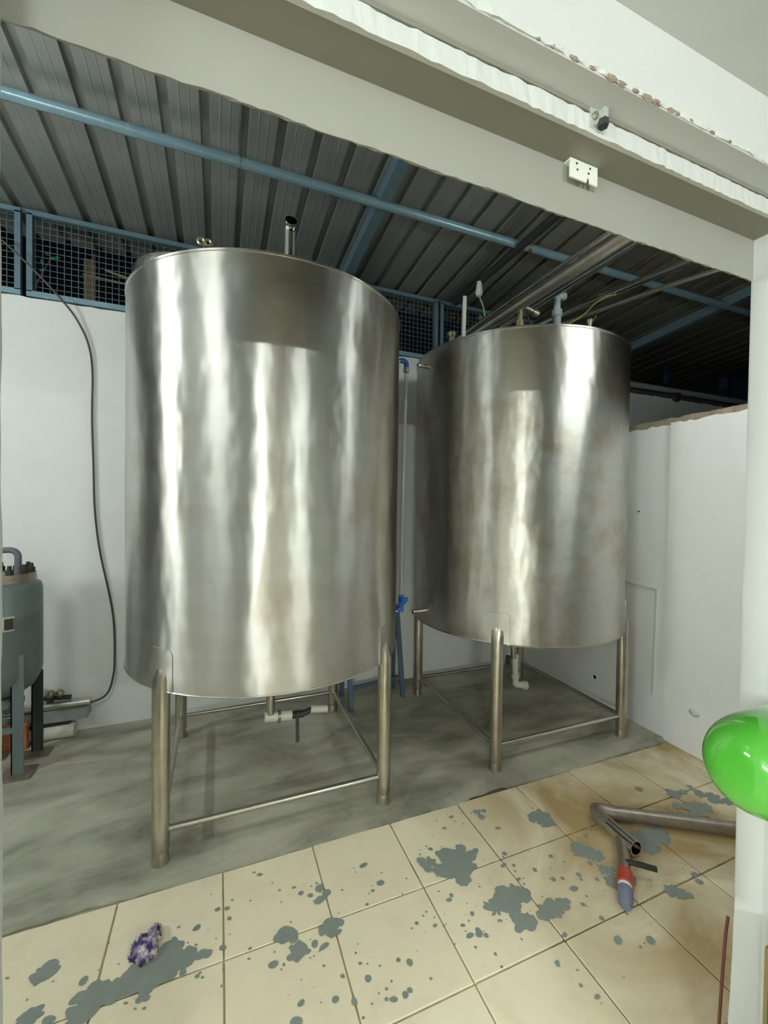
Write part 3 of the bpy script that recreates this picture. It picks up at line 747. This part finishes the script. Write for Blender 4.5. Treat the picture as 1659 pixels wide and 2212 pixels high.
bm = B(); tube(bm, [L2((1.985, 2.44, .60)), L2((2.0, 2.44, .40))], .024, 14); o2 = finish('outlet_pipe', bm, M['leg'], T2, True)
bm = B(); tube(bm, [L2((2.013, 2.44, .43)), L2((2.018, 2.44, .26)), L2((2.02, 2.44, .20))], [.026, .019, .022], 14); tube(bm, [L2((2.018, 2.44, .275)), L2((2.018, 2.44, .25))], .028, 14)
tube(bm, [L2((2.02, 2.44, .205)), L2((2.085, 2.42, .195))], .024, 14); tube(bm, [L2((2.075, 2.42, .197)), L2((2.10, 2.415, .195))], .030, 14)
finish('plastic_elbow', bm, M['pvc'], o2, True)
bm = B(); tube(bm, [L2((1.95, 2.44, .42)), L2((1.95, 2.44, .36))], .018, 10); finish('union', bm, M['dark'], o2, True)
bm = B(); tube(bm, [L2((1.62, 1.99, .715)), L2((1.62, 1.99, .695))], .014, 10); finish('drip_plug', bm, M['pvc'], T2, True)

# ------------------------------------------------------------------ overhead process pipes
pipe_thing('process_pipe', [(1.77, YW, 2.775), (1.77, 3.1, 2.79)], .036, M['overpipe'], 'thickest steel pipe running overhead above the right tank, left of the group')
pipe_thing('process_pipe', [(1.70, YW, 2.80), (1.70, 3.1, 2.79)], .013, M['shiny'], 'thin steel pipe running overhead just left of the thickest pipe')
pipe_thing('process_pipe', [(2.10, YW, 2.935), (2.10, 3.1, 2.945)], .022, M['shiny'], 'middle thin steel pipe running overhead above the right tank')
pipe_thing('process_pipe', [(2.45, YW, 2.74), (2.45, 1.5, 2.885), (2.45, 3.0, 3.045)], .024, M['shiny'], 'rightmost bright steel pipe running overhead above the right tank')
pipe_thing('process_pipe', [(2.51, YW, 2.67), (2.51, 1.7, 2.84), (2.50, 3.0, 3.0)], .013, M['overpipe'], 'thin dull pipe under the rightmost bright overhead pipe')
pipe_thing('dark_pipe', [(1.92, YW, 3.30), (1.92, 3.2, 3.285)], .028, M['dark'], 'dark pipe running under the roof sheets left of the steel pipes')
bm = B(); tube(bm, smooth_path([(2.45, 2.03, 2.92), (2.38, 2.05, 2.90), (2.305, 2.07, 2.85), (2.237, 2.1, 2.777), (2.15, 2.15, 2.715), (2.05, 2.2, 2.66)]), .004, 8)
tag(finish('yellow_hose', bm, plain('yellow_hose', (.30, .26, .06), .5), None, True), 'thin yellow hose sagging from the overhead pipe to the right tank', 'hose')
lb = thing('bulb_holder', 'white bulb holder with a wire hanging from the dark pipe', 'lamp holder', (1.90, 2.81, 3.16))
bm = B(); lathe(bm, [(0, .11), (.018, .11), (.024, .06), (.030, .03), (.022, .0), (0, -.008)], n=16); finish('bulb', bm, M['white_bracket'], lb, True)
bm = B(); tube(bm, smooth_path([(.0, 0, -.0), (.06, .02, -.08), (.09, .05, -.16), (.06, .06, -.22)]), .006, 8); finish('wire', bm, M['greypvc'], lb, True)
pipe_thing('pipe_stub', [(1.93, 2.85, 3.02), (2.03, 2.88, 2.965)], .02, M['rustypipe'], 'short stub of pipe hanging by the wire behind the right tank', 'pipe')

# ------------------------------------------------------------------ cables on the back wall
cab = [(-1.36, 3.20, 3.17), (-1.229, 3.2, 3.067), (-1.061, 3.2, 2.911), (-.921, 3.2, 2.755), (-.848, 3.215, 2.652), (-.791, 3.222, 2.515), (-.769, 3.225, 2.341), (-.771, 3.225, 2.044), (-.763, 3.225, 1.746), (-.755, 3.225, 1.447), (-.727, 3.225, 1.176), (-.67, 3.225, .869), (-.646, 3.225, .683), (-.641, 3.222, .467), (-.646, 3.21, .344), (-.682, 3.2, .226), (-.784, 3.19, .187), (-.90, 3.18, .182)]
bm = B(); tube(bm, smooth_path(cab, 5), .0058, 8); tag(finish('power_cable', bm, M['cable'], None, True), 'thin dark cable hanging down the white wall left of the tanks', 'cable')

# ------------------------------------------------------------------ blue stand behind the left tank
st = thing('blue_stand', 'small blue grey steel stand with rungs between the two tanks', 'stand', (1.14, 2.92, 0))
def LS(p): return (p[0]-1.14, p[1]-2.92, p[2])
for a, b in (((1.347, 2.94, 0), (1.318, 3.02, .70)), ((.898, 2.86, 0), (.90, 2.98, .70)), ((1.33, 3.12, 0), (1.318, 3.06, .70)), ((.90, 3.12, 0), (.90, 3.04, .70))):
    bm = B(); bar(bm, LS(a), LS(b), .032, .032); finish('leg', bm, M['blueframe'], st)
for a, b in (((.90, 2.89, .15), (1.335, 2.955, .155)), ((.90, 2.94, .46), (1.33, 2.99, .465)), ((.90, 3.0, .69), (1.318, 3.03, .69))):
    bm = B(); bar(bm, LS(a), LS(b), .026, .026); finish('rung', bm, M['blueframe'], st)

# ------------------------------------------------------------------ pressure vessel at left
vx, vy = -1.107, 2.93
pv = thing('pressure_vessel', 'grey green upright pressure vessel with bolted lid at the left edge', 'vessel', (vx, vy, 0))
bm = B(); lathe(bm, [(0, .40), (.07, .41), (.13, .455), (.163, .53), (.165, .56), (.165, .86), (.167, .865), (.165, .87), (.165, 1.0), (.158, 1.03), (.13, 1.05), (0, 1.055)], n=40)
finish('body', bm, M['greygreen'], pv, True, 50)
bm = B(); lathe(bm, [(0, 1.045), (.138, 1.045), (.138, 1.068), (.136, 1.07), (.136, 1.092), (0, 1.094)], n=32); finish('flange', bm, M['rustypipe'], pv, True)
for k in range(10):
    a = 2*PI*k/10+.2; bm = B(); x, y = .112*math.cos(a), .112*math.sin(a)
    lathe(bm, [(0, 1.09), (.019, 1.09), (.019, 1.118), (.012, 1.12), (.010, 1.142), (0, 1.143)], (x, y, 0), 6); finish('bolt', bm, M['dark'], pv)
bm = B(); tube(bm, [(.058, 0, 1.09), (.058, 0, 1.17)] + arc((.018, 0, 1.18), (1, 0, 0), (0, 0, 1), .04, 0, PI/2, 8) + [(-.16, 0, 1.22)], .0165, 14); finish('top_pipe', bm, M['purplepipe'], pv, True)
bm = B()
a0 = -PI/2+.0
for (u0, u1, z0, z1) in ((-.035, .095, .868, .878), (-.035, .095, .800, .808), (.028, .055, .808, .868)):
    n = 6; A = [];
    for i in range(n+1):
        a = a0+(u0+(u1-u0)*i/n)/.165
        A.append([bm.verts.new((q*math.cos(a), q*math.sin(a), z)) for q, z in ((.166, z0), (.170, z0), (.170, z1), (.166, z1))])
    for p, q in zip(A, A[1:]):
        for k in range(4): bm.faces.new((p[k], q[k], q[(k+1) % 4], p[(k+1) % 4]))
    bm.faces.new(A[0]); bm.faces.new(A[-1])
finish('name_plate', bm, M['plate'], pv)
bm = B()
for i in range(1):
    A = []
    for k in range(9):
        a = a0+(-.03+.12*k/8)/.165; A.append([bm.verts.new((.1685*math.cos(a), .1685*math.sin(a), z)) for z in (.808, .868)])
    for p, q in zip(A, A[1:]): bm.faces.new((p[0], q[0], q[1], p[1]))
finish('plate_field', bm, M['dark'], pv)
for (x, y) in ((.098, -.125), (-.11, -.125), (.115, .09), (-.11, .12)):
    zt_ = .66 if y < 0 else .50
    bm = B(); box(bm, x-.028, y-.003, .01, x+.028, y+.003, zt_); box(bm, x-.028, y-.003, .01, x-.022, y+.045, zt_)
    finish('leg', bm, M['greygreen'] if y < 0 else M['dark'], pv)
    bm = B(); box(bm, x-.07, y-.06, 0.002, x+.07, y+(.07 if y < 0 else .03), .014); finish('foot_plate', bm, M['rustypipe'], pv)
bm = B(); lathe(bm, [(0, .405), (.05, .405), (.075, .385), (.075, .36), (.03, .35), (.02, .31), (0, .30)], (.015, -.02, 0), 18); finish('bottom_outlet', bm, M['greygreen'], pv, True)
bm = B(); bar(bm, (-.12, -.12, .245), (.10, -.12, .255), .02, .03); finish('cross_bar', bm, M['greygreen'], pv)
# clutter around the vessel
pipe_thing('scrap_pipe', [(-1.45, 3.18, .2045), (-.765, 3.18, .2045)], .024, M['overpipe'], 'upper dull pipe lying by the wall behind the pressure vessel')
bm = B(); box(bm, -1.40, 3.14, .115, -.775, 3.23, .18); tag(finish('grey_beam', bm, plain('grey_beam', (.30, .31, .31), .6)), 'flat grey bar lying under the upper pipe behind the vessel', 'bar')
bm = B(); hollow(bm, [(-1.4, 3.17, .045), (-.845, 3.17, .045)], .044, .008, 20); tag(finish('scrap_pipe', bm, M['pvc'], None, True), 'short thick pale pipe lying on the floor beside the vessel', 'pipe')
bm = B(); box(bm, -1.3, 3.15, .0895, -.87, 3.19, .1145); tag(finish('iron_bar', bm, M['dark']), 'dark iron bar resting on the thick pale pipe beside the vessel', 'bar')
bm = B(); box(bm, -1.35, 3.085, .002, -1.065, 3.125, .15, .004); tag(finish('orange_brick', bm, M['brick']), 'orange brick behind the front leg of the vessel', 'brick')
vg = thing('small_gauge_valve', 'small dark valve with round knobs on the pipe right of the vessel', 'valve', (-.93, 3.18, .229))
bm = B(); tube(bm, [(-.05, 0, .0), (-.05, 0, .045)], .018, 10); tube(bm, [(-.08, 0, .03), (.06, 0, .02)], .014, 10); finish('valve_body', bm, M['dark'], vg, True)
for x in (-.045, .005):
    bm = B(); bmesh.ops.create_icosphere(bm, subdivisions=2, radius=.024, matrix=Matrix.Translation((x, -.01, .058))); finish('knob', bm, M['brass'], vg, True)

# ------------------------------------------------------------------ pipe assembly on the tiles
fa = thing('pipe_assembly', 'rusty steel pipe assembly with red collar lying on the tiles at right', 'pipes', (1.70, 1.44, 0))
def LF(p): return (p[0]-1.70, p[1]-1.44, p[2])
bm = B(); tube(bm, [LF((1.75, 1.435, .034)), LF((2.29, 1.10, .034))], .029, 20); finish('long_pipe', bm, M['rustypipe'], fa, True)
bm = B(); tube(bm, [LF(p) for p in ((1.77, 1.42, .034), (1.735, 1.445, .034), (1.705, 1.455, .036), (1.685, 1.43, .036), (1.68, 1.34, .036))], [.030, .034, .036, .034, .030], 18); finish('elbow', bm, M['rustypipe'], fa, True)
bm = B(); hollow(bm, [LF((1.684, 1.40, .036)), LF((1.676, 1.30, .038)), LF((1.668, 1.225, .045))], .0305, .004, 24); finish('open_pipe', bm, M['shiny'], fa, True, 50)
bm = B(); tube(bm, [LF((1.665, 1.295, .034)), LF((1.60, 1.23, .034)), LF((1.51, 1.155, .032))], .024, 16); finish('branch_pipe', bm, M['rustypipe'], fa, True)
bm = B(); tube(bm, [LF((1.525, 1.165, .033)), LF((1.475, 1.125, .033))], .0295, 18); finish('red_collar', bm, M['red'], fa, True)
bm = B(); tube(bm, [LF((1.475, 1.125, .032)), LF((1.462, 1.114, .031))], .025, 16); finish('white_ring', bm, M['white_bracket'], fa, True)
bm = B(); tube(bm, [LF((1.463, 1.115, .031)), LF((1.425, 1.084, .028)), LF((1.408, 1.07, .022))], [.027, .026, .018], 16); finish('blue_grey_tip', bm, M['bluegrey'], fa, True)
bm = B(); tube(bm, [LF((1.56, 1.19, .05)), LF((1.60, 1.155, .052)), LF((1.645, 1.12, .048))], [.009, .011, .011], 10); finish('black_handle', bm, M['black'], fa, True)
# rag
bm = B()
for (x, y, z, s_) in ((0, 0, .018, .028), (.012, .03, .018, .024), (-.02, .02, .015, .024), (.02, .055, .014, .017), (-.005, -.025, .013, .022), (-.03, -.005, .01, .02), (.015, -.015, .012, .018)):
    r = bmesh.ops.create_icosphere(bm, subdivisions=3, radius=1)
    for v_ in r['verts']:
        c_ = v_.co; q = 1+.22*math.sin(9*c_.x+5*c_.z+x*90)+.18*math.sin(11*c_.y-4*c_.x+y*70)
        v_.co = Vector((x+c_.x*s_*q-.215, y+c_.y*s_*q+1.55, max(.001, z+c_.z*s_*.8*q)))
tag(finish('crumpled_rag', bm, M['rag'], None, True, 180), 'small crumpled purple and white rag on the cream tiles at lower left', 'rag')

# ------------------------------------------------------------------ brackets on the beam
br = thing('angle_bracket', 'white perforated angle bracket hanging under the beam', 'bracket', (.690, .655, SZ))
bm = B()
for (x0_, x1_, z0_, z1_) in ((-.037, .037, -.024, 0), (-.037, .008, -.038, -.024), (.016, .037, -.038, -.024), (.008, .016, -.029, -.024)):
    box(bm, x0_, -.0015, z0_, x1_, .0015, z1_)
bmesh.ops.remove_doubles(bm, verts=bm.verts, dist=.0001)
finish('hanging_plate', bm, M['white_bracket'], br)
bm = B(); box(bm, -.037, .0015, -.003, .037, .0148, 0); finish('top_flange', bm, M['white_bracket'], br)
for x, z in ((-.018, -.020), (.012, -.019), (-.02, -.008), (.016, -.008)):
    bm = B(); tube(bm, [(x, -.0022, z), (x, -.0012, z)], .0022, 10); finish('screw_hole_dark_disc', bm, M['black'], br)  # black discs on the plate stand in for the dark of open holes
bb = thing('bolt_bracket', 'small galvanised square bracket with a dark hex bolt on the white beam edge', 'bracket', (.655, YL, SZ+.012))
bm = B(); box(bm, -.018, -.004, -.008, .012, 0, .032); finish('back_plate', bm, M['galv'], bb)
bm = B(); box(bm, .004, -.016, -.002, .014, -.003, .034, .001); finish('side_plate', bm, M['galv'], bb)
bm = B(); lathe(bm, [(0, -.012), (.0095, -.012), (.0095, 0), (0, 0)], (.004, -.013, .002), 6); finish('hex_bolt', bm, M['dark'], bb)
bm = B(); lathe(bm, [(0, -.010), (.006, -.008), (.007, -.003), (0, 0)], (-.008, -.002, .012), 12, 'Y'); finish('screw_head', bm, M['shiny'], bb, True)

# ------------------------------------------------------------------ green machine at the right edge, in front of the jamb
gx, gy, gz = 1.118, .50, .968
gm = thing('green_machine', 'glossy green rounded machine housing on a thin post at the right edge', 'machine', (gx, gy, 0))
bm = B(); prof = []
n = 40
for i in range(n+1):
    a = -PI/2+PI*i/n
    hx = math.copysign(abs(math.sin(a))**(2/3.4), math.sin(a)); hr = abs(math.cos(a))**(2/3.0)
    prof.append((hr*(.108+.012*hx), hx*.160))
lathe(bm, prof, (0, 0, 0), 56, 'X')
bm.transform(Matrix.Rotation(math.radians(7), 4, 'Y'))
for v_ in bm.verts: v_.co.z += gz-.006; v_.co.x -= .002
hg = finish('housing', bm, M['green'], gm, True, 180)
bm = B(); tube(bm, [(.004, 0, .88), (.004, 0, .02)], .013, 16); lathe(bm, [(0, .0), (.038, .0), (.038, .012), (.034, .03), (.03, .06), (0, .06)], (.004, 0, 0), 32); finish('post', bm, M['darkgreen'], gm, True)
bm = B(); tube(bm, [(0.0, -.1015, gz+.004), (0.0, -.1055, gz+.004)], .012, 16); finish('badge', bm, M['brass'], gm, True)
# brown card box corner and cable at the foot of the right jamb
bm = B(); box(bm, 1.163, .30, -.0, 1.29, .545, .505, .01, 2); tag(finish('cardboard_box', bm, M['card']), 'brown box at the lower right corner beside the white jamb', 'box')
bm = B(); tube(bm, smooth_path([(1.267, .685, 0.006), (1.270, .684, .12), (1.280, .684, .26), (1.287, .684, .34), (1.296, .684, .39)]), .004, 8); tag(finish('red_cable', bm, M['redcable'], None, True), 'thin dark red cable down the edge of the right jamb', 'cable')

# ------------------------------------------------------------------ lamps read off the tank streaks, and one added for the right wall
def tube_lamp(label, x, y, z, axis, L, W):
    t_ = thing('tube_lamp', label, 'lamp', (x, y, z)); h = L/2
    d = Vector((1, 0, 0)) if axis == 'X' else Vector((0, 1, 0))
    back = Vector((-1 if x < 0 else 1, 0, 0)) if axis == 'Y' else Vector((0, -1, 0))
    bm = B(); bar(bm, back*.035-d*h, back*.035+d*h, .03, .05); finish('fitting', bm, M['near'], t_)
    bm = B(); tube(bm, [-d*h, d*h], .014, 14); finish('tube', bm, emit('tube_glow', (.93, 1.0, .95), W/(L*.028*PI*PI*.9)), t_, True)
for a in LAMPS: tube_lamp(*a)
